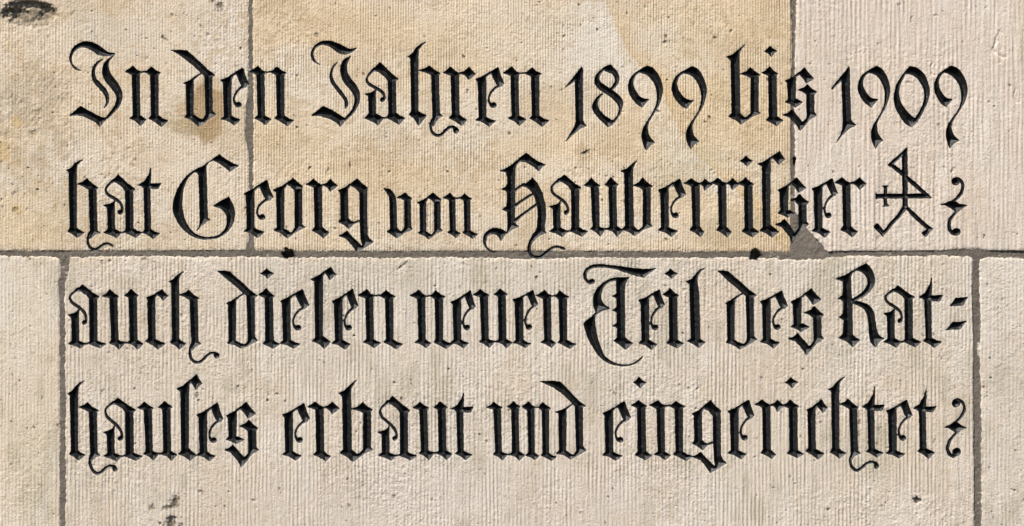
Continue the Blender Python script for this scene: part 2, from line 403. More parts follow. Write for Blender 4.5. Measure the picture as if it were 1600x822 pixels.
def poly_sdf(P, x, y):
    d2 = np.full(x.shape, 1e9); inside = np.zeros(x.shape, bool)
    n = len(P)
    for i in range(n):
        ax, ay = P[i]; bx, by = P[(i+1) % n]
        ex, ey = bx-ax, by-ay
        L = ex*ex + ey*ey
        if L < 1e-9: continue
        t = np.clip(((x-ax)*ex + (y-ay)*ey) / L, 0, 1)
        d2 = np.minimum(d2, (x-ax-t*ex)**2 + (y-ay-t*ey)**2)
        if ay != by:
            c = ((ay > y) != (by > y)) & (x < (bx-ax)*(y-ay)/(by-ay) + ax)
            inside ^= c
    d = np.sqrt(d2)
    return np.where(inside, -d, d)
def stroke_sdf(K, x, y):
    d = np.full(x.shape, 1e3)
    for i in range(len(K)-1):
        ax, ay, aw = K[i]; bx, by, bw = K[i+1]
        ex, ey = bx-ax, by-ay
        L = ex*ex + ey*ey
        if L < 1e-9: continue
        t = np.clip(((x-ax)*ex + (y-ay)*ey) / L, 0, 1)
        d = np.minimum(d, np.hypot(x-ax-t*ex, y-ay-t*ey) - (aw + (bw-aw)*t)/2)
    return d

F = np.full((NY, NX), 50.0); LID = np.full((NY, NX), -1, np.int32)
wob = 0.30 * vnoise(X, Y, 5, 3) + 0.28 * vnoise(X, Y, 2.3, 4)
letters = []
for wi, (nm, lab, ls) in enumerate(WORDS):
    for (ch, shp) in ls:
        lid = len(letters); letters.append((wi, ch))
        for k, a in shp:
            x0, x1 = a[:, 0].min() - 9, a[:, 0].max() + 9
            y0, y1 = a[:, 1].min() - 9, a[:, 1].max() + 9
            i0, i1 = np.searchsorted(gx, [x0, x1]); j0, j1 = np.searchsorted(gy, [y0, y1])
            xs, ys = X[j0:j1, i0:i1], Y[j0:j1, i0:i1]
            d = (poly_sdf(a, xs, ys) - 0.55) if k == 'P' else (stroke_sdf(a, xs, ys) - 0.80)
            sub = F[j0:j1, i0:i1]; m = d < sub
            sub[m] = d[m]; LID[j0:j1, i0:i1][m] = lid
F = F + wob
print('letter field', round(time.time()-T0, 1))

# ---------------------------------------------------------------- joints: edges (left, right or upper, lower)
def band(v, tbl, n1, n2, amp):
    t = np.array(tbl, float)
    a = np.interp(v, t[:, 0], t[:, 1]); b = np.interp(v, t[:, 0], t[:, 2])
    return a + amp*n1, b + amp*n2
nA = 0.9*vnoise(X, Y, 11, 21) + 0.75*vnoise(X, Y, 4.5, 22) + 0.45*vnoise(X, Y, 2.3, 23) + 0.7*np.clip(vnoise(X, Y, 16, 24)*2-1, 0, 1)
nB = 0.9*vnoise(X, Y, 13, 31) + 0.6*vnoise(X, Y, 5, 32) + 1.25*vnoise(X, Y, 3.6, 33)
HT = [(-400, 391, 400), (0, 391.5, 400), (80, 391.5, 401), (96, 391.5, 404), (110, 391.5, 402), (250, 391.5, 400.5), (360, 391, 401), (400, 391, 401), (440, 392, 402), (600, 392.5, 403),
      (760, 392, 402), (820, 392, 405), (900, 392.3, 403), (1100, 393, 402.5), (1160, 393, 402), (1210, 393.5, 404), (1250, 393.5, 407), (1300, 393, 403), (1330, 392, 399.5),
      (1400, 392, 400.5), (1470, 391.5, 399.5), (1505, 388.5, 401), (1530, 388.5, 404), (1545, 391, 402), (1600, 391.5, 404), (2000, 391.5, 403)]
V1 = [(-300, 388.5, 394.5), (0, 388.7, 394.7), (100, 388.2, 395.4), (150, 387.5, 396), (170, 384, 396.3), (205, 383, 396), (235, 387, 396), (255, 388.8, 396), (290, 389.5, 395.5),
      (350, 388.5, 396), (375, 388, 396.5), (388, 384, 398), (396, 382, 401)]
V2 = [(-300, 1235, 1244), (0, 1235, 1244.5), (30, 1236, 1243.5), (60, 1237, 1242.5), (200, 1235.5, 1241.5), (245, 1235.5, 1242), (300, 1236, 1242), (330, 1235.5, 1243), (350, 1235, 1253),
      (358, 1235, 1262), (372, 1235, 1274), (388, 1235, 1289), (396, 1233, 1294)]
V3 = [(398, 85, 109), (405, 93, 108), (418, 95, 107.5), (432, 94, 105.5), (441, 91, 102), (470, 92.5, 101.5), (520, 93, 101.8), (600, 93.2, 102.5), (830, 93.2, 102.2), (1200, 93, 102)]
V4 = [(398, 1514, 1536), (405, 1519.5, 1530.5), (450, 1518.5, 1530), (480, 1519.5, 1532.5), (560, 1521, 1531.5), (600, 1520.5, 1533), (700, 1521.5, 1533), (800, 1522.5, 1534), (1200, 1523, 1534)]
yT, yB = band(X, HT, nA*0.7, nB*1.1, 1.0)
J = np.minimum(Y - yT, yB - Y)
for tb, up in ((V1, 1), (V2, 1), (V3, 0), (V4, 0)):
    a, b = band(Y, tb, nA*0.9, nB*0.9, 1.0)
    d = np.minimum(X - a, b - X)
    d = np.minimum(d, (397.0 - Y) if up else (Y - 397.0))
    J = np.maximum(J, d)
J = -J                                            # positive on stone
FAR = 60
jmid = lambda tb: np.interp(Y, [t[0] for t in tb], [(t[1]+t[2])/2 for t in tb])
up = Y < 397
BID = np.where(up, np.where(X < np.interp(Y, [t[0] for t in V1], [(t[1]+t[2])/2 for t in V1]), 0, np.where(X < 1239, 1, 2)),
               np.where(X < 98, 3, np.where(X < 1526, 4, 5))).astype(np.int32)

# ---------------------------------------------------------------- snap vertices to the outlines
def snap(Fv, locked):
    best = np.full(Fv.shape, 9.0); dx = np.zeros(Fv.shape); dy = np.zeros(Fv.shape)
    def edge(a, b, ax, ay, bx, by):
        f0, f1 = Fv[a], Fv[b]
        cross = (f0 < 0) != (f1 < 0)
        t = np.where(cross, f0 / np.where(cross, f0 - f1, 1), 0)
        for sl, tt, sg in ((a, t, 1), (b, 1-t, -1)):
            near = cross & (tt <= 0.5) & (tt < best[sl])
            bs = best[sl]; bs[near] = tt[near]
            ddx = dx[sl]; ddy = dy[sl]
            ddx[near] = (sg*tt*(bx-ax))[near]; ddy[near] = (sg*tt*(by-ay))[near]
    s_ = np.s_
    h0, h1 = s_[:, :-1], s_[:, 1:]; v0, v1 = s_[:-1, :], s_[1:, :]
    edge(h0, h1, X[h0], Y[h0], X[h1], Y[h1]); edge(v0, v1, X[v0], Y[v0], X[v1], Y[v1])
    m = (best < 1) & ~locked
    return m, dx, dy
mL, dx, dy = snap(F, np.zeros(F.shape, bool))
mJ, ex, ey = snap(J, mL | (F < 0))
Xs = X + np.where(mL, dx, 0) + np.where(mJ, ex, 0)
Ys = Y + np.where(mL, dy, 0) + np.where(mJ, ey, 0)
Fs = np.where(mL, 0.0, F); Js = np.where(mJ, 0.0, J)

# ---------------------------------------------------------------- relief (mm, positive towards the viewer)
blk_off = np.array([0.2, 0.0, 0.7, -0.2, -0.1, 0.1])
fine = vnoise(Xs, Ys, 2.6, 51)
rough_amt = np.select([BID == 0, BID == 1, BID == 2, BID == 3, BID == 4], [0.27, 0.24, 0.26, 0.28, 0.31], 0.28)
patch = np.clip(fbm(Xs, Ys, 90, 61, 3) * 1.6 + 0.45, 0, 1)
stone = blk_off[BID] + 0.35*fbm(Xs, Ys, 160, 41, 2) + rough_amt*(0.35+0.9*patch)*(0.8*fbm(Xs, Ys, 6, 43, 2) + 0.75*fine + 0.35*fbm(Xs, Ys, 14, 44, 2))
# tool flutes that are wide enough to be shapes of their own
wide = np.where(BID == 2, 0.30, np.where(BID == 4, 0.19, np.where(BID == 3, 0.14, 0.10)))
ph = Xs*1.0 + 1.6*vnoise(Xs, Ys, 30, 71, 140) + 0.8*vnoise(Xs, Ys, 12, 72, 50)
per = np.where(BID == 2, 7.2, np.where(BID == 4, 6.4, 5.6))
flute = 0.55*np.sin(2*math.pi*ph/per) + 1.0*vnoise(Xs, Ys, 3.1, 74, 75) + 0.7*vnoise(Xs, Ys, 5.3, 75, 38)
stone += 1.45*wide*(0.35+0.75*np.clip(0.5+1.2*fbm(Xs, Ys, 55, 73, 3), 0, 1))*flute
edge_d = np.clip(Js, 0, 40)
stone -= (0.45 + 0.5*np.clip(nA, -0.8, 3))*np.exp(-edge_d/2.0) + (0.15+0.5*vnoise(Xs, Ys, 6, 45))*np.exp(-edge_d/4)
# small voids and pores
dark_mask = np.zeros(Xs.shape)                           # how far the colour darkens inside voids and holes
def void(cx, cy, rx, ry, depth, rot=0.0, void_dark=0.0, seed=0, p=1.6):
    global stone, dark_mask
    r = max(rx, ry)*1.7 + 4
    i0, i1 = np.searchsorted(gx, [cx-r, cx+r]); j0, j1 = np.searchsorted(gy, [cy-r, cy+r])
    s = (slice(j0, j1), slice(i0, i1))
    u = Xs[s]-cx; v = Ys[s]-cy
    c, sn = math.cos(rot), math.sin(rot)
    q = np.hypot((u*c+v*sn)/rx, (-u*sn+v*c)/ry) + (0.42 if rx < 40 else 0.16)*vnoise(Xs[s], Ys[s], max(1.6, min(rx, ry)*0.7), 900+seed) + (0.25 if max(rx, ry) < 12 else 0.10)*vnoise(Xs[s], Ys[s], 2.6, 950+seed)
    k = np.clip(1.0 - q, 0, 1)
    k = 1 - (1-k)**p
    stone[s] -= 0.75*depth*k
    dark_mask[s] = np.maximum(dark_mask[s], void_dark*np.clip((1.15-q)*2.2, 0, 1))
    return s, k
pores = []
dens = [(0, 190), (1, 360), (2, 60), (3, 40), (4, 420), (5, 36)]
ext = {0: (0, 388, 0, 390), 1: (398, 1234, 0, 390), 2: (1246, 1600, 0, 390), 3: (0, 92, 404, 822), 4: (104, 1518, 406, 822), 5: (1536, 1600, 406, 822)}
for b, n in dens:
    x0, x1, y0, y1 = ext[b]
    for k in range(n):
        cx, cy = rng.uniform(x0, x1), rng.uniform(y0, y1)
        r = 1.0 + 1.1*rng.rand()**3
        void(cx, cy, r*rng.uniform(0.8, 1.5), r*rng.uniform(0.9, 1.9), rng.uniform(0.6, 1.8), rng.uniform(-0.9, 0.9), rng.uniform(0.35, 1.0)*(0.9 if k % 3 else 0.4), k)
for (cx, cy, rx, ry, dp, rot, void_dark) in [
    (46, 21, 45, 24, 10.0, 0.08, 1.0), (26, 22, 22, 12, 5.0, -0.1, 1.0), (72, 18, 18, 12, 5.0, 0.4, 1.0), (46, 8, 30, 6, 4.0, 0.0, 1.0), (20, 28, 14, 8, 4.0, 0.2, 1.0), (60, 33, 20, 7, 3.0, 0.1, 1.0), (344, 12, 7, 10, 2.2, -0.5, 0.8), (333, 3, 5, 4, 1.5, 0, 0.6),
    (259, 62, 9, 2.5, 1.2, 0.6, 0.7), (376, 76, 1.6, 2.4, 2.5, 0, 0.7), (115, 20, 6, 3, 1.2, -0.8, 0.5), (464, 199, 3.5, 1.6, 2.0, -0.7, 0.8), (464, 118, 2, 2.4, 2.5, 0, 0.9),
    (914, 238, 9, 2.0, 2.2, -0.5, 0.9), (1039, 66, 6, 3.4, 2.2, -0.4, 0.9), (1041, 58, 2.5, 5, 1.8, 0, 0.7), (1045, 27, 1.8, 1.8, 3, 0, 1.0), (1117, 59, 3, 3.2, 2.6, 0, 0.9),
    (1142, 49, 2.5, 4, 2.0, 0.3, 0.5), (934, 47, 2.4, 2.2, 2.6, 0.3, 0.8), (881, 56, 2.6, 2.6, 2.4, 0, 0.9), (980, 21, 1.8, 1.8, 2.5, 0, 0.7), (1042, 125, 2, 2.4, 2.4, 0, 0.9),
    (1109, 184, 2.6, 4.2, 2.0, -0.3, 0.8), (1028, 174, 4, 2.2, 2.6, 0.2, 0.9), (547, 258, 1.6, 7, 2.0, 0, 0.9), (608, 269, 3, 1.6, 2.0, -0.6, 0.8), (484, 263, 4, 2, 1.8, -0.9, 0.7),
    (512, 268, 3, 7, 1.2, 0.4, 0.5), (524, 357, 1.8, 1.6, 2.4, 0, 0.9), (453, 319, 1.4, 1.2, 2.0, 0, 0.9), (917, 239, 6, 3.0, 1.4, -0.5, 0.7), (820, 262, 1.6, 2, 2, 0, 0.6),
    (957, 253, 1.4, 1.8, 2.4, 0, 0.7), (1092, 303, 1.4, 1.3, 2.0, 0, 0.8), (1061, 333, 1.4, 1.3, 2.0, 0, 0.8), (1041, 374, 2.6, 2.6, 2.0, 0, 0.8), (1057, 372, 2.0, 4.0, 1.5, 0, 0.6),
    (941, 313, 1.6, 2.2, 2.4, 0, 0.8), (1424, 30, 1.6, 6, 1.6, 0.1, 0.6), (1462, 24, 5, 1.6, 1.6, 0, 0.6), (1325, 94, 1.4, 3, 1.8, 0, 0.6), (1578, 134, 2, 2, 1.6, 0, 0.6),
    (1418, 129, 5, 1.6, 1.4, -0.1, 0.8), (1487, 268, 1.6, 3.5, 1.8, 0.5, 0.7), (1538, 369, 1.6, 4, 2.2, 0.2, 0.8), (1527, 372, 2, 1.6, 1.4, 0, 0.6), (1590, 366, 1.6, 1.6, 2, 0, 0.7),
    (1372, 372, 4, 5, 1.2, 0, 0.4), (1302, 269, 1.6, 2.4, 2.2, 0, 0.7), (272, 783, 8, 9, 2.5, 0.5, 1.0), (266, 793, 14, 4, 2.0, -0.2, 0.9), (266, 817, 13, 11, 5.0, 0, 1.0),
    (250, 818, 3, 3.5, 2.5, 0, 0.9), (238, 793, 5, 6, 1.6, 0, 0.6), (283, 820, 5, 4, 2.5, 0, 0.9), (314, 769, 5, 4, 1.8, 0, 0.6), (351, 792, 2, 3, 2, 0, 0.6), (396, 782, 3, 2, 2, 0, 0.6),
    (1432, 781, 6.5, 4.6, 6, 0, 1.0), (1294, 796, 2.4, 2.4, 3, 0, 0.8), (418, 626, 2, 2, 2.6, 0, 0.9), (372, 604, 2.6, 2.4, 2, 0, 0.7), (433, 616, 3, 2.4, 2, 0, 0.4), (308, 618, 3, 6, 1.4, 0.1, 0.6),
    (310, 626, 3, 3, 1.6, 0, 0.6), (210, 608, 2.6, 2.6, 2.4, 0, 0.9), (160, 612, 7, 2.2, 1.5, -0.9, 0.6), (553, 525, 3, 2, 2.4, 0, 0.8), (627, 417, 8, 2, 1.6, -0.7, 0.7), (634, 412, 3, 5, 1.4, 0.5, 0.6),
    (838, 434, 2, 3, 2.4, 0, 0.8), (1204, 429, 2, 2.6, 2.4, 0, 0.8), (171, 408, 4, 2, 1.6, -0.5, 0.8), (159, 409, 2.4, 3.4, 1.4, 0.3, 0.7), (225, 404, 5, 2.4, 2.0, 0, 0.8), (644, 666, 1.6, 1.4, 2.0, 0, 0.8),
    (617, 598, 3, 3, 2, 0, 0.5), (643, 598, 2, 5, 1.6, 0, 0.5), (1190, 591, 3, 4, 1.4, 0, 0.4), (1089, 608, 5, 1.8, 1.8, -0.5, 0.8), (1076, 608, 2, 3, 1.6, 0, 0.7), (1077, 684, 4, 2.4, 1.2, -0.8, 0.5),
    (1179, 714, 2, 2, 1.8, 0, 0.6), (1344, 659, 3, 7, 1.2, 0, 0.5), (1375, 672, 4, 8, 1.2, 0, 0.5), (1460, 690, 2, 5, 1.6, 0.3, 0.7), (1548, 591, 2, 2, 2.4, 0, 0.9), (43, 670, 1.6, 2.0, 2, 0, 0.7),
    (34, 634, 1.4, 1.4, 2, 0, 0.8), (17, 726, 2, 2, 1.6, 0, 0.6), (59, 296, 3, 1.6, 2, 0, 0.9), (44, 262, 2, 2, 2, 0, 0.8), (24, 327, 5, 5, 1.6, 0.4, 0.6), (22, 302, 4, 4, 1.4, 0, 0.6), (54, 208, 10, 8, 1.2, 0, 0.35),
    (32, 160, 12, 10, 0.9, 0, 0.2), (60, 175, 8, 6, 1.0, 0, 0.3), (1537, 605, 2, 2, 2, 0, 0.8), (905, 8, 2, 2, 2, 0, 0.6), (495, 56, 4, 6, 1.2, 0, 0.5)]:
    void(cx, cy, rx, ry, dp, rot, void_dark, int(cx) % 97)
# flaked scars at the right end
for (cx, cy, r) in [(1568, 72, 15), (1590, 150, 9), (1462, 108, 8)]:
    q = np.hypot(Xs-cx, (Ys-cy)*0.85) / r + 0.55*fbm(Xs, Ys, 11, 801, 3)
    ang = np.cos(np.arctan2(Ys-cy, Xs-cx) - 2.9)
    stone -= 1.5*np.exp(-((q-1)/0.15)**2)*np.clip(0.45+ang, 0, 1) + 0.7*np.clip(1-q, 0, 1)*np.clip(0.6+ang, 0, 1)
# mortar surface, lying back from the stone
mortar = -0.85 - 1.2*np.clip((Xs-1535)/40, 0, 1)*(Y < 412) - 1.2*np.clip((X-1500)/15, 0, 1)*np.clip((Y-425)/70, 0, 1) - 0.9*((X > 1230) & (X < 1250))*np.clip((345-Y)/40, 0, 1) + 0.5*fbm(Xs, Ys, 22, 91, 2) + 0.28*vnoise(Xs, Ys, 3.0, 92) + 0.22*fine
face = np.where(Js > 0, stone, np.where(mJ, np.maximum(stone, mortar) - 0.2, mortar))
# screw holes drilled into the bed joint
hole_d = np.zeros(Xs.shape)
for (cx, cy, rx, ry) in [(450.5, 396, 8.2, 7.2), (1180, 398, 8.2, 7.8), (1241.5, 252, 2.2, 6.5)]:
    q = np.hypot((Xs-cx)/rx, (Ys-cy)/ry) + 0.30*vnoise(Xs, Ys, 4, 77) + 0.12*vnoise(Xs, Ys, 2, 78)
    k = np.clip((1.12-q)/0.3, 0, 1)
    face = face - 13*k*k*(3-2*k)
    dark_mask = np.maximum(dark_mask, np.clip((1.55-q)*1.6, 0, 1))  # darker colour inside the holes, with a dirt halo around them
# V-cut lettering with slightly uneven chisel work
cut = np.clip(-Fs, 0, None)
SLOPE = 1.05
depth = SLOPE*cut*(1 + 0.05*vnoise(Xs, Ys, 4, 66)) + 0.10*np.clip(cut, 0, 1)*vnoise(Xs, Ys, 2.4, 67)
soft = np.where(Js > 0, stone, mortar)
lip = np.exp(-np.clip(Fs, 0, 20)/0.9)*0.22          # arris worn a touch round
Z = np.where(Fs < 0, np.minimum(soft, 0.6)*np.exp(-cut/2.0) - depth, face - lip)
print('relief', round(time.time()-T0, 1))

# ---------------------------------------------------------------- stone colour per vertex
base = np.array([[0.500, 0.413, 0.315], [0.515, 0.408, 0.283], [0.490, 0.411, 0.342], [0.482, 0.405, 0.315], [0.462, 0.395, 0.322], [0.452, 0.392, 0.330]])
col = base[BID].astype(float)
n1 = fbm(Xs, Ys, 170, 201, 4); n2 = fbm(Xs, Ys, 60, 202, 3); n3 = fbm(Xs, Ys, 240, 203, 3, 90)
def mixto(c, m):
    global col
    m = np.clip(m, 0, 1)[..., None]
    col = col*(1-m) + np.array(c)*m
def blob(cx, cy, rx, ry, wob=0.35, seed=0, p=1.0):
    q = np.hypot((Xs-cx)/rx, (Ys-cy)/ry) + wob*fbm(Xs, Ys, max(rx, ry)*0.8, 300+seed, 3)
    return np.clip((1.2-q)*1.7, 0, 1)**p
UPL = (BID <= 1)
mixto((0.46, 0.345, 0.215), np.where(BID == 1, 0.45, np.where(BID == 0, 0.35, 0.10))*np.clip(n1*1.7+0.15, 0, 1))
mixto((0.50, 0.44, 0.365), np.where(BID <= 1, 0.6, 0.25)*np.clip(n3*1.8+0.1, 0, 1))
mixto((0.36, 0.33, 0.27), np.where(BID == 4, 0.35, 0.22)*np.clip(-n2*1.4-0.1, 0, 1))
# named stains of the upper left block and the yellow veins of the middle block
B0 = (BID == 0); B1 = (BID == 1)
mixto((0.43, 0.32, 0.19), B0*0.5*blob(300, 195, 40, 16, 0.4, 2))
mixto((0.47, 0.35, 0.19), B0*0.45*blob(10, 235, 26, 40, 0.5, 3))
mixto((0.47, 0.36, 0.21), B0*0.5*blob(20, 345, 90, 60, 0.5, 4))
mixto((0.33, 0.29, 0.205), B0*0.15*blob(45, 190, 45, 60, 0.8, 5))
mixto((0.40, 0.37, 0.31), B0*0.35*blob(165, 50, 75, 35, 0.9, 6))
mixto((0.50, 0.44, 0.37), B0*0.6*blob(340, 80, 60, 110, 0.4, 7))
mixto((0.49, 0.44, 0.37), B0*0.5*blob(200, 340, 120, 60, 0.5, 8))
vx = np.interp(Ys, [-300, 0, 45, 100, 150, 200, 250, 290, 400], [900, 948, 965, 998, 1040, 1062, 1100, 1150, 1235]) + 7*vnoise(Xs, Ys, 25, 210)
dv = Xs - vx
vein = np.where(dv < 0, np.exp(-(dv/3.5)**2), np.maximum(np.exp(-(dv/26)**2)*0.75, np.exp(-(dv/5)**2)))
mixto((0.54, 0.485, 0.41), B1*0.45*np.exp(-((dv+26)/24)**2)*(Ys < 300))
mixto((0.44, 0.295, 0.14), B1*1.0*vein*(0.75+0.25*vnoise(Xs, Ys, 25, 211)))
mixto((0.47, 0.36, 0.22), B1*0.55*((dv > 0) & (Xs < 1236))*np.clip(0.5+n2, 0, 1))
mixto((0.52, 0.465, 0.395), B1*0.55*blob(925, 90, 45, 130, 0.4, 9))
mixto((0.46, 0.34, 0.21), B1*0.5*blob(560, 60, 110, 60, 0.6, 10))
mixto((0.40, 0.36, 0.24), B1*0.35*blob(1060, 250, 60, 60, 0.7, 11))
mixto((0.50, 0.44, 0.35), (BID == 3)*0.5*blob(40, 500, 60, 120, 0.5, 12))
mixto((0.40, 0.345, 0.25), (BID == 3)*0.3*blob(60, 740, 60, 90, 0.6, 13))
mixto((0.345, 0.31, 0.235), (BID == 4)*0.4*blob(1360, 700, 60, 40, 0.7, 14))
mixto((0.36, 0.32, 0.235), (BID == 4)*0.35*blob(1395, 420, 25, 18, 0.7, 15))
mixto((0.36, 0.325, 0.25), (BID == 4)*0.3*blob(700, 440, 300, 40, 0.8, 16))
mixto((0.30, 0.262, 0.185), (BID >= 3)*0.65*np.clip((fbm(Xs, Ys, 22, 250, 4, 40) + 0.6*fbm(Xs, Ys, 130, 251, 2) - 0.24)*2.6, 0, 0.6))
mixto((0.52, 0.465, 0.405), (BID >= 2)*0.45*np.clip((fbm(Xs, Ys, 30, 253, 3, 70) + 0.5*fbm(Xs, Ys, 140, 254, 2))*2.4, 0, 1))
mixto((0.24, 0.19, 0.125), (BID == 0)*0.65*np.clip((fbm(Xs, Ys, 13, 252, 4) + 0.9*blob(50, 190, 90, 170, 0.5, 33) - 0.75)*2.0, 0, 0.6))
mixto((0.46, 0.395, 0.345), (BID == 4)*0.4*blob(600, 780, 420, 60, 0.7, 17))
mixto((0.40, 0.34, 0.22), (BID == 2)*0.35*blob(1598, 55, 14, 70, 0.4, 18))
mixto((0.36, 0.255, 0.135), B0*0.62*np.clip(blob(316, 170, 36, 46, 0.55, 1)*2.6, 0, 1))
mixto((0.235, 0.145, 0.065), B0*0.78*np.clip(blob(326, 172, 21, 42, 0.6, 31)*3.0, 0, 1))
mixto((0.24, 0.19, 0.11), B0*0.45*np.clip(blob(290, 200, 26, 12, 0.8, 37)*2, 0, 1))
mixto((0.40, 0.27, 0.11), B0*0.55*(blob(5, 238, 9, 16, 0.8, 38) + blob(28, 192, 12, 9, 0.8, 39) + blob(24, 326, 9, 9, 0.9, 40)))
mixto((0.25, 0.19, 0.11), B0*0.35*blob(300, 198, 26, 14, 0.5, 2))
mixto((0.30, 0.25, 0.17), (BID == 4)*0.45*blob(225, 500, 22, 26, 0.9, 34))
mixto((0.32, 0.235, 0.13), B1*0.5*blob(915, 240, 16, 14, 0.8, 35))
mixto((0.32, 0.25, 0.15), B1*0.4*blob(1150, 355, 60, 22, 0.9, 36))
mixto((0.36, 0.26, 0.15), B1*0.45*np.clip(fbm(Xs, Ys, 75, 260, 4)*2.2 - 0.15, 0, 1))
mixto((0.37, 0.28, 0.17), B0*0.40*np.clip(fbm(Xs, Ys, 60, 261, 4)*2.2 - 0.05, 0, 1))
# paler colour along the cut edges of the stones
mixto((0.56, 0.51, 0.43), 0.15*np.exp(-np.clip(Js, 0, 50)/2.2)*np.clip(0.7+nB, 0, 1)*(Js > 0))
col *= (1 + 0.06*fbm(Xs, Ys, 9, 220, 3))[..., None]
void_dark = np.clip(dark_mask*(0.80+0.3*vnoise(Xs, Ys, 3.5, 230)+0.30*vnoise(Xs, Ys, 14, 234, 3.5)), 0, 1)
spk = np.clip((vnoise(Xs, Ys, 3.2, 231)*0.6 + vnoise(Xs, Ys, 1.9, 232)*0.6 + 0.5*n2 - 0.72)*2.2, 0, 0.5)
mixto((0.36, 0.26, 0.15), 0.8*np.clip((fbm(Xs, Ys, 8, 233, 3)*1.3 + 0.6*n1 + 0.35*n2 - 0.28)*2.0, 0, 0.55)*np.where(BID <= 1, 1.0, 0.35))
mixto((0.20, 0.155, 0.10), spk*np.where(BID == 2, 0.25, 1.0))
mixto((0.070, 0.054, 0.035), 0.93*void_dark)  # voids and holes blended darker in the stone colour
mcol = np.array([0.112, 0.094, 0.076])*(1 + 0.22*fbm(Xs, Ys, 12, 240, 3) + 0.12*vnoise(Xs, Ys, 2.2, 241))[..., None]
mcol = mcol*(1 + 0.28*np.clip(1.3-np.hypot((Xs-1262)/30, (Ys-380)/26), 0, 1))[..., None]
spots = np.clip((vnoise(Xs, Ys, 5.5, 242, 2.5) + 0.5*vnoise(X, Y, 60, 243) - 0.95)*4, 0, 0.6)[..., None]
spots = spots + (0.9*((np.hypot((X-1529.5)/2.6, (Y-546)/11) + 0.2*vnoise(X, Y, 4, 245)) < 1))[..., None]*(1-spots)
mcol = mcol*(1-spots) + np.array([0.42, 0.38, 0.31])*spots
mcol = mcol*(1-0.9*void_dark[..., None]) + np.array([0.012, 0.010, 0.009])*0.9*void_dark[..., None]  # mortar colour goes near black inside the holes
print('colour', round(time.time()-T0, 1))

# ---------------------------------------------------------------- materials
def nodes(m):
    m.use_nodes = True
    nt = m.node_tree
    return nt, nt.nodes['Principled BSDF']
def mth(nt, op, a, b=None, c=None, clamp=False):
    n = nt.nodes.new('ShaderNodeMath'); n.operation = op; n.use_clamp = clamp
    for i, v in enumerate((a, b, c)):
        if v is None: continue
        if isinstance(v, (int, float)): n.inputs[i].default_value = v
        else: nt.links.new(v, n.inputs[i])
    return n.outputs[0]
def noise(nt, vec, scale, det=3, rough=0.55, stretch=None):
    if stretch:
        mp = nt.nodes.new('ShaderNodeMapping'); mp.inputs['Scale'].default_value = stretch
        nt.links.new(vec, mp.inputs['Vector']); vec = mp.outputs[0]
    n = nt.nodes.new('ShaderNodeTexNoise'); n.inputs['Scale'].default_value = scale
    n.inputs['Detail'].default_value = det; n.inputs['Roughness'].default_value = rough
    nt.links.new(vec, n.inputs['Vector'])
    return n.outputs['Fac']
def geo(nt):
    g = nt.nodes.new('ShaderNodeNewGeometry')
    return g.outputs['Position']

def stone_material(name, period, flute, wander, grain, seed):
    m = bpy.data.materials.new(name); nt, b = nodes(m)
    at = nt.nodes.new('ShaderNodeAttribute'); at.attribute_name = 'stone_colour'
    pos = geo(nt)
    mp = nt.nodes.new('ShaderNodeMapping'); mp.inputs['Location'].default_value = (seed*3.7, 0, seed*1.9)
    nt.links.new(pos, mp.inputs[0]); pos = mp.outputs[0]
    sx = nt.nodes.new('ShaderNodeSeparateXYZ'); nt.links.new(pos, sx.inputs[0])
    # chisel flutes running down the face, wandering and fading in patches
    w1 = noise(nt, pos, 1.0, 3, 0.5, (30, 30, 6))
    w2 = noise(nt, pos, 1.0, 2, 0.5, (120, 120, 22))
    xx = mth(nt, 'ADD', sx.outputs[0], mth(nt, 'MULTIPLY', mth(nt, 'SUBTRACT', w1, 0.5), wander))
    xx = mth(nt, 'ADD', xx, mth(nt, 'MULTIPLY', mth(nt, 'SUBTRACT', w2, 0.5), wander*0.25))
    sn = mth(nt, 'SINE', mth(nt, 'MULTIPLY', xx, 2*math.pi/period))
    amp = mth(nt, 'MULTIPLY_ADD', noise(nt, pos, 14.0, 4, 0.6), 3.2, -1.05, True)
    streak = noise(nt, pos, 1.0, 4, 0.7, (260, 260, 16))
    g1 = noise(nt, pos, 330, 4, 0.68)
    g2 = noise(nt, pos, 150, 3, 0.6)
    h = mth(nt, 'MULTIPLY', mth(nt, 'MULTIPLY', sn, amp), flute)
    h = mth(nt, 'MULTIPLY_ADD', streak, flute*2.6, h)
    h = mth(nt, 'MULTIPLY_ADD', g1, grain*2.1, h)
    h = mth(nt, 'MULTIPLY_ADD', g2, grain*1.2, h)
    bp = nt.nodes.new('ShaderNodeBump'); bp.inputs['Strength'].default_value = 1.0
    bp.inputs['Distance'].default_value = 0.001
    nt.links.new(h, bp.inputs['Height']); nt.links.new(bp.outputs[0], b.inputs['Normal'])
    # grain of the stone: pale quartz and dark specks
    mul = mth(nt, 'MULTIPLY_ADD', noise(nt, pos, 520, 3, 0.7), 0.44, 0.78)
    mul = mth(nt, 'MULTIPLY', mul, mth(nt, 'MULTIPLY_ADD', streak, 0.18, 0.91))
    sp = mth(nt, 'MULTIPLY_ADD', noise(nt, pos, 260, 2, 0.5), -9.0, 3.2, True)      # rare pores
    mul = mth(nt, 'MULTIPLY', mul, mth(nt, 'MULTIPLY_ADD', sp, -0.5, 1.0))
    vm = nt.nodes.new('ShaderNodeVectorMath'); vm.operation = 'SCALE'
    nt.links.new(at.outputs['Color'], vm.inputs[0]); nt.links.new(mul, vm.inputs['Scale'])
    nt.links.new(vm.outputs[0], b.inputs['Base Color'])
    b.inputs['Roughness'].default_value = 0.88
    b.inputs['Specular IOR Level'].default_value = 0.3
    return m
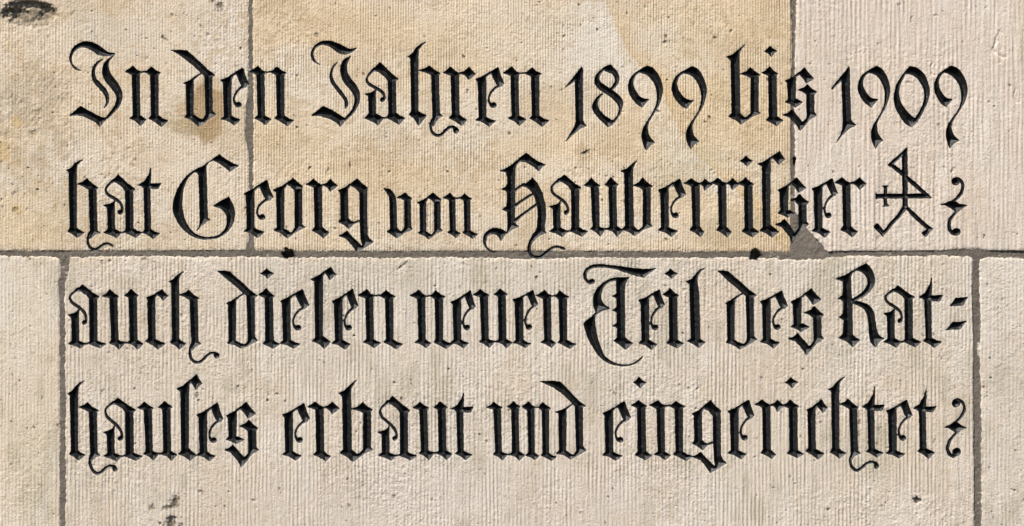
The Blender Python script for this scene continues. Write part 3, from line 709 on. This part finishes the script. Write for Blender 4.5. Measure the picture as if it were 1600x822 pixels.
smats = [stone_material('buff limestone left', 0.0046, 0.22, 0.006, 0.44, 1),
         stone_material('yellow limestone fluted', 0.0042, 0.29, 0.005, 0.42, 2),
         stone_material('pink limestone coarse fluted', 0.0072, 0.30, 0.012, 0.42, 3),
         stone_material('cream limestone', 0.0056, 0.16, 0.012, 0.44, 4),
         stone_material('grey limestone', 0.0060, 0.33, 0.008, 0.50, 5),
         stone_material('grey limestone right', 0.0060, 0.18, 0.008, 0.42, 6)]
mm = bpy.data.materials.new('lime mortar'); nt, b = nodes(mm)
at = nt.nodes.new('ShaderNodeAttribute'); at.attribute_name = 'stone_colour'
pos = geo(nt)
vm = nt.nodes.new('ShaderNodeVectorMath'); vm.operation = 'SCALE'
nt.links.new(at.outputs['Color'], vm.inputs[0])
nt.links.new(mth(nt, 'MULTIPLY_ADD', noise(nt, pos, 480, 3, 0.7), 0.7, 0.65), vm.inputs['Scale'])
nt.links.new(vm.outputs[0], b.inputs['Base Color'])
b.inputs['Roughness'].default_value = 0.95; b.inputs['Specular IOR Level'].default_value = 0.2
bp = nt.nodes.new('ShaderNodeBump'); bp.inputs['Distance'].default_value = 0.0008
nt.links.new(noise(nt, pos, 380, 4, 0.65), bp.inputs['Height']); nt.links.new(bp.outputs[0], b.inputs['Normal'])

pm = bpy.data.materials.new('black paint in the carving'); nt, b = nodes(pm)
pos = geo(nt)
r1 = noise(nt, pos, 300, 4, 0.65)
ramp = nt.nodes.new('ShaderNodeValToRGB')
ramp.color_ramp.elements[0].position = 0.30; ramp.color_ramp.elements[0].color = (0.0014, 0.0014, 0.0016, 1)
ramp.color_ramp.elements[1].position = 0.80; ramp.color_ramp.elements[1].color = (0.011, 0.0107, 0.0108, 1)
nt.links.new(r1, ramp.inputs[0])
mix = nt.nodes.new('ShaderNodeMix'); mix.data_type = 'RGBA'
nt.links.new(ramp.outputs[0], mix.inputs['A']); mix.inputs['B'].default_value = (0.16, 0.145, 0.12, 1)
nt.links.new(mth(nt, 'MULTIPLY_ADD', noise(nt, pos, 210, 5, 0.75), 14.0, -9.9, True), mix.inputs['Factor'])
nt.links.new(mix.outputs['Result'], b.inputs['Base Color'])
nt.links.new(mth(nt, 'MULTIPLY_ADD', noise(nt, pos, 180, 3), 0.35, 0.36), b.inputs['Roughness'])
b.inputs['Specular IOR Level'].default_value = 0.32
bp = nt.nodes.new('ShaderNodeBump'); bp.inputs['Distance'].default_value = 0.0005
nt.links.new(noise(nt, pos, 420, 4, 0.6), bp.inputs['Height']); nt.links.new(bp.outputs[0], b.inputs['Normal'])

# ---------------------------------------------------------------- faces and regions
idx = np.arange(NX*NY).reshape(NY, NX)
a, b_, c, d = idx[:-1, :-1].ravel(), idx[:-1, 1:].ravel(), idx[1:, 1:].ravel(), idx[1:, :-1].ravel()
f0 = Fs.ravel(); j0 = Js.ravel()
pos0 = lambda q, i: (q[i] == 0)
# use the diagonal b-d when both lie on an outline, else a-c
bd = (pos0(f0, b_) & pos0(f0, d)) | (~(pos0(f0, a) & pos0(f0, c)) & pos0(j0, b_) & pos0(j0, d))
t1 = np.where(bd[:, None], np.stack([a, d, b_], 1), np.stack([a, d, c], 1))
t2 = np.where(bd[:, None], np.stack([b_, d, c], 1), np.stack([a, c, b_], 1))
TRI = np.concatenate([t1, t2])
fsum = f0[TRI].sum(1); jsum = j0[TRI].sum(1)
cut_t = fsum < 0
lid_f = LID.ravel(); bid_f = BID.ravel()
sel = TRI[np.arange(len(TRI)), np.argmin(f0[TRI], 1)]
NL, NB = len(letters), 6
reg = np.where(cut_t, lid_f[sel], np.where(jsum > 0, NL + bid_f[TRI[:, 0]], NL + NB))
PX = (Xs.ravel()-CX)*MM; PZ = (CY-Ys.ravel())*MM; PY = -Z.ravel()*MM
colf = col.reshape(-1, 3); mcolf = mcol.reshape(-1, 3)
order = np.argsort(reg, kind='stable'); regs = reg[order]
bounds = np.searchsorted(regs, np.arange(NL+NB+2))

def make_mesh(name, P, T, cols=None, mat=None, quads=None):
    me = bpy.data.meshes.new(name)
    me.vertices.add(len(P)); me.vertices.foreach_set('co', P.astype(np.float32).ravel())
    nt_ = len(T); nq = 0 if quads is None else len(quads)
    loops = T.ravel() if not nq else np.concatenate([T.ravel(), quads.ravel()])
    me.loops.add(len(loops)); me.loops.foreach_set('vertex_index', loops.astype(np.int32))
    me.polygons.add(nt_+nq)
    st = np.concatenate([np.arange(nt_)*3, nt_*3 + np.arange(nq)*4]).astype(np.int32)
    me.polygons.foreach_set('loop_start', st)
    if cols is not None:
        at = me.color_attributes.new('stone_colour', 'FLOAT_COLOR', 'POINT')
        cc = np.concatenate([cols, np.ones((len(cols), 1))], 1).astype(np.float32)
        at.data.foreach_set('color', cc.ravel())
    me.update(calc_edges=True); me.validate()
    if mat: me.materials.append(mat)
    return me

def region_mesh(k, name, mat, cols, thick=0.0, smooth=True, origin=None):
    T = TRI[order[bounds[k]:bounds[k+1]]]
    if not len(T): return None
    used, inv = np.unique(T, return_inverse=True)
    T = inv.reshape(-1, 3)
    P = np.stack([PX[used], PY[used], PZ[used]], 1)
    cc = cols[used] if cols is not None else None
    quads = None
    if thick:
        E = np.concatenate([T[:, [0, 1]], T[:, [1, 2]], T[:, [2, 0]]])
        key = E.min(1).astype(np.int64)*len(P) + E.max(1)
        u, fi, cnt = np.unique(key, return_index=True, return_counts=True)
        B = E[fi[cnt == 1]]
        bu, bi = np.unique(B, return_inverse=True); B = bi.reshape(-1, 2)
        back = P[bu].copy(); back[:, 1] = thick
        front = P[bu].copy()
        n0 = len(P)
        P = np.concatenate([P, front, back])
        if cc is not None: cc = np.concatenate([cc, cc[bu], cc[bu]])
        nb = len(bu)
        quads = np.stack([B[:, 1]+n0, B[:, 0]+n0, B[:, 0]+n0+nb, B[:, 1]+n0+nb], 1)
    if origin is not None: P = P - np.array(origin)
    me = make_mesh(name, P, T, cc, mat, quads)
    sm = np.ones(len(me.polygons), bool) if smooth else np.zeros(len(me.polygons), bool)
    me.polygons.foreach_set('use_smooth', sm)
    return me

def add(name, me, parent, loc=(0, 0, 0)):
    o = bpy.data.objects.new(name, me); C.objects.link(o)
    o.parent = parent; o.location = loc
    return o

wall = bpy.data.objects.new('stone_wall', None); C.objects.link(wall)
wall.empty_display_size = 0.1
wall['label'] = 'pale limestone block wall with grey mortar joints and vertical chisel marks'
wall['category'] = 'wall'
wall['kind'] = 'thing'
insc = bpy.data.objects.new('inscription', None); C.objects.link(insc)
insc.empty_display_size = 0.1
insc['label'] = 'black painted German blackletter inscription carved in four lines into the stone wall'
insc['category'] = 'inscription'
blabels = ['buff upper left stone with a dark hollow in its corner', 'yellowish upper middle stone with fine vertical tooling',
           'pinkish upper right stone with coarse vertical tooling', 'narrow cream stone at the lower left edge',
           'wide greyish stone under the third and bottom lines', 'narrow greyish stone at the lower right edge']
for k in range(NB):
    o = add('stone_block', region_mesh(NL+k, 'stone_block', smats[k], colf, 0.16), wall)
    o['label'] = blabels[k]
o = add('mortar_joint', region_mesh(NL+NB, 'mortar_joint', mm, mcolf, 0.15), wall)
o['label'] = 'grey mortar in the joints between the stones'
used_names = {'hyphen': 'carved_hyphen', 'flourish': 'carved_flourish', 'mark': 'carved_builders_mark'}
li = 0
for (nm, lab, ls) in WORDS:
    if len(ls) == 1:
        me = region_mesh(li, nm, pm, None)
        o = add(nm, me, insc); o['label'] = lab; li += 1
        continue
    w = bpy.data.objects.new(nm, None); C.objects.link(w); w.parent = insc
    w.empty_display_size = 0.02
    w['label'] = lab
    for ch, _ in ls:
        pn = used_names.get(ch, 'carved_digit' if ch.isdigit() else 'carved_letter')
        me = region_mesh(li, pn, pm, None)
        if me: 
            add(pn, me, w)
        li += 1
print('letters', NL, 'tris', len(TRI), 'time', round(time.time()-T0, 1))
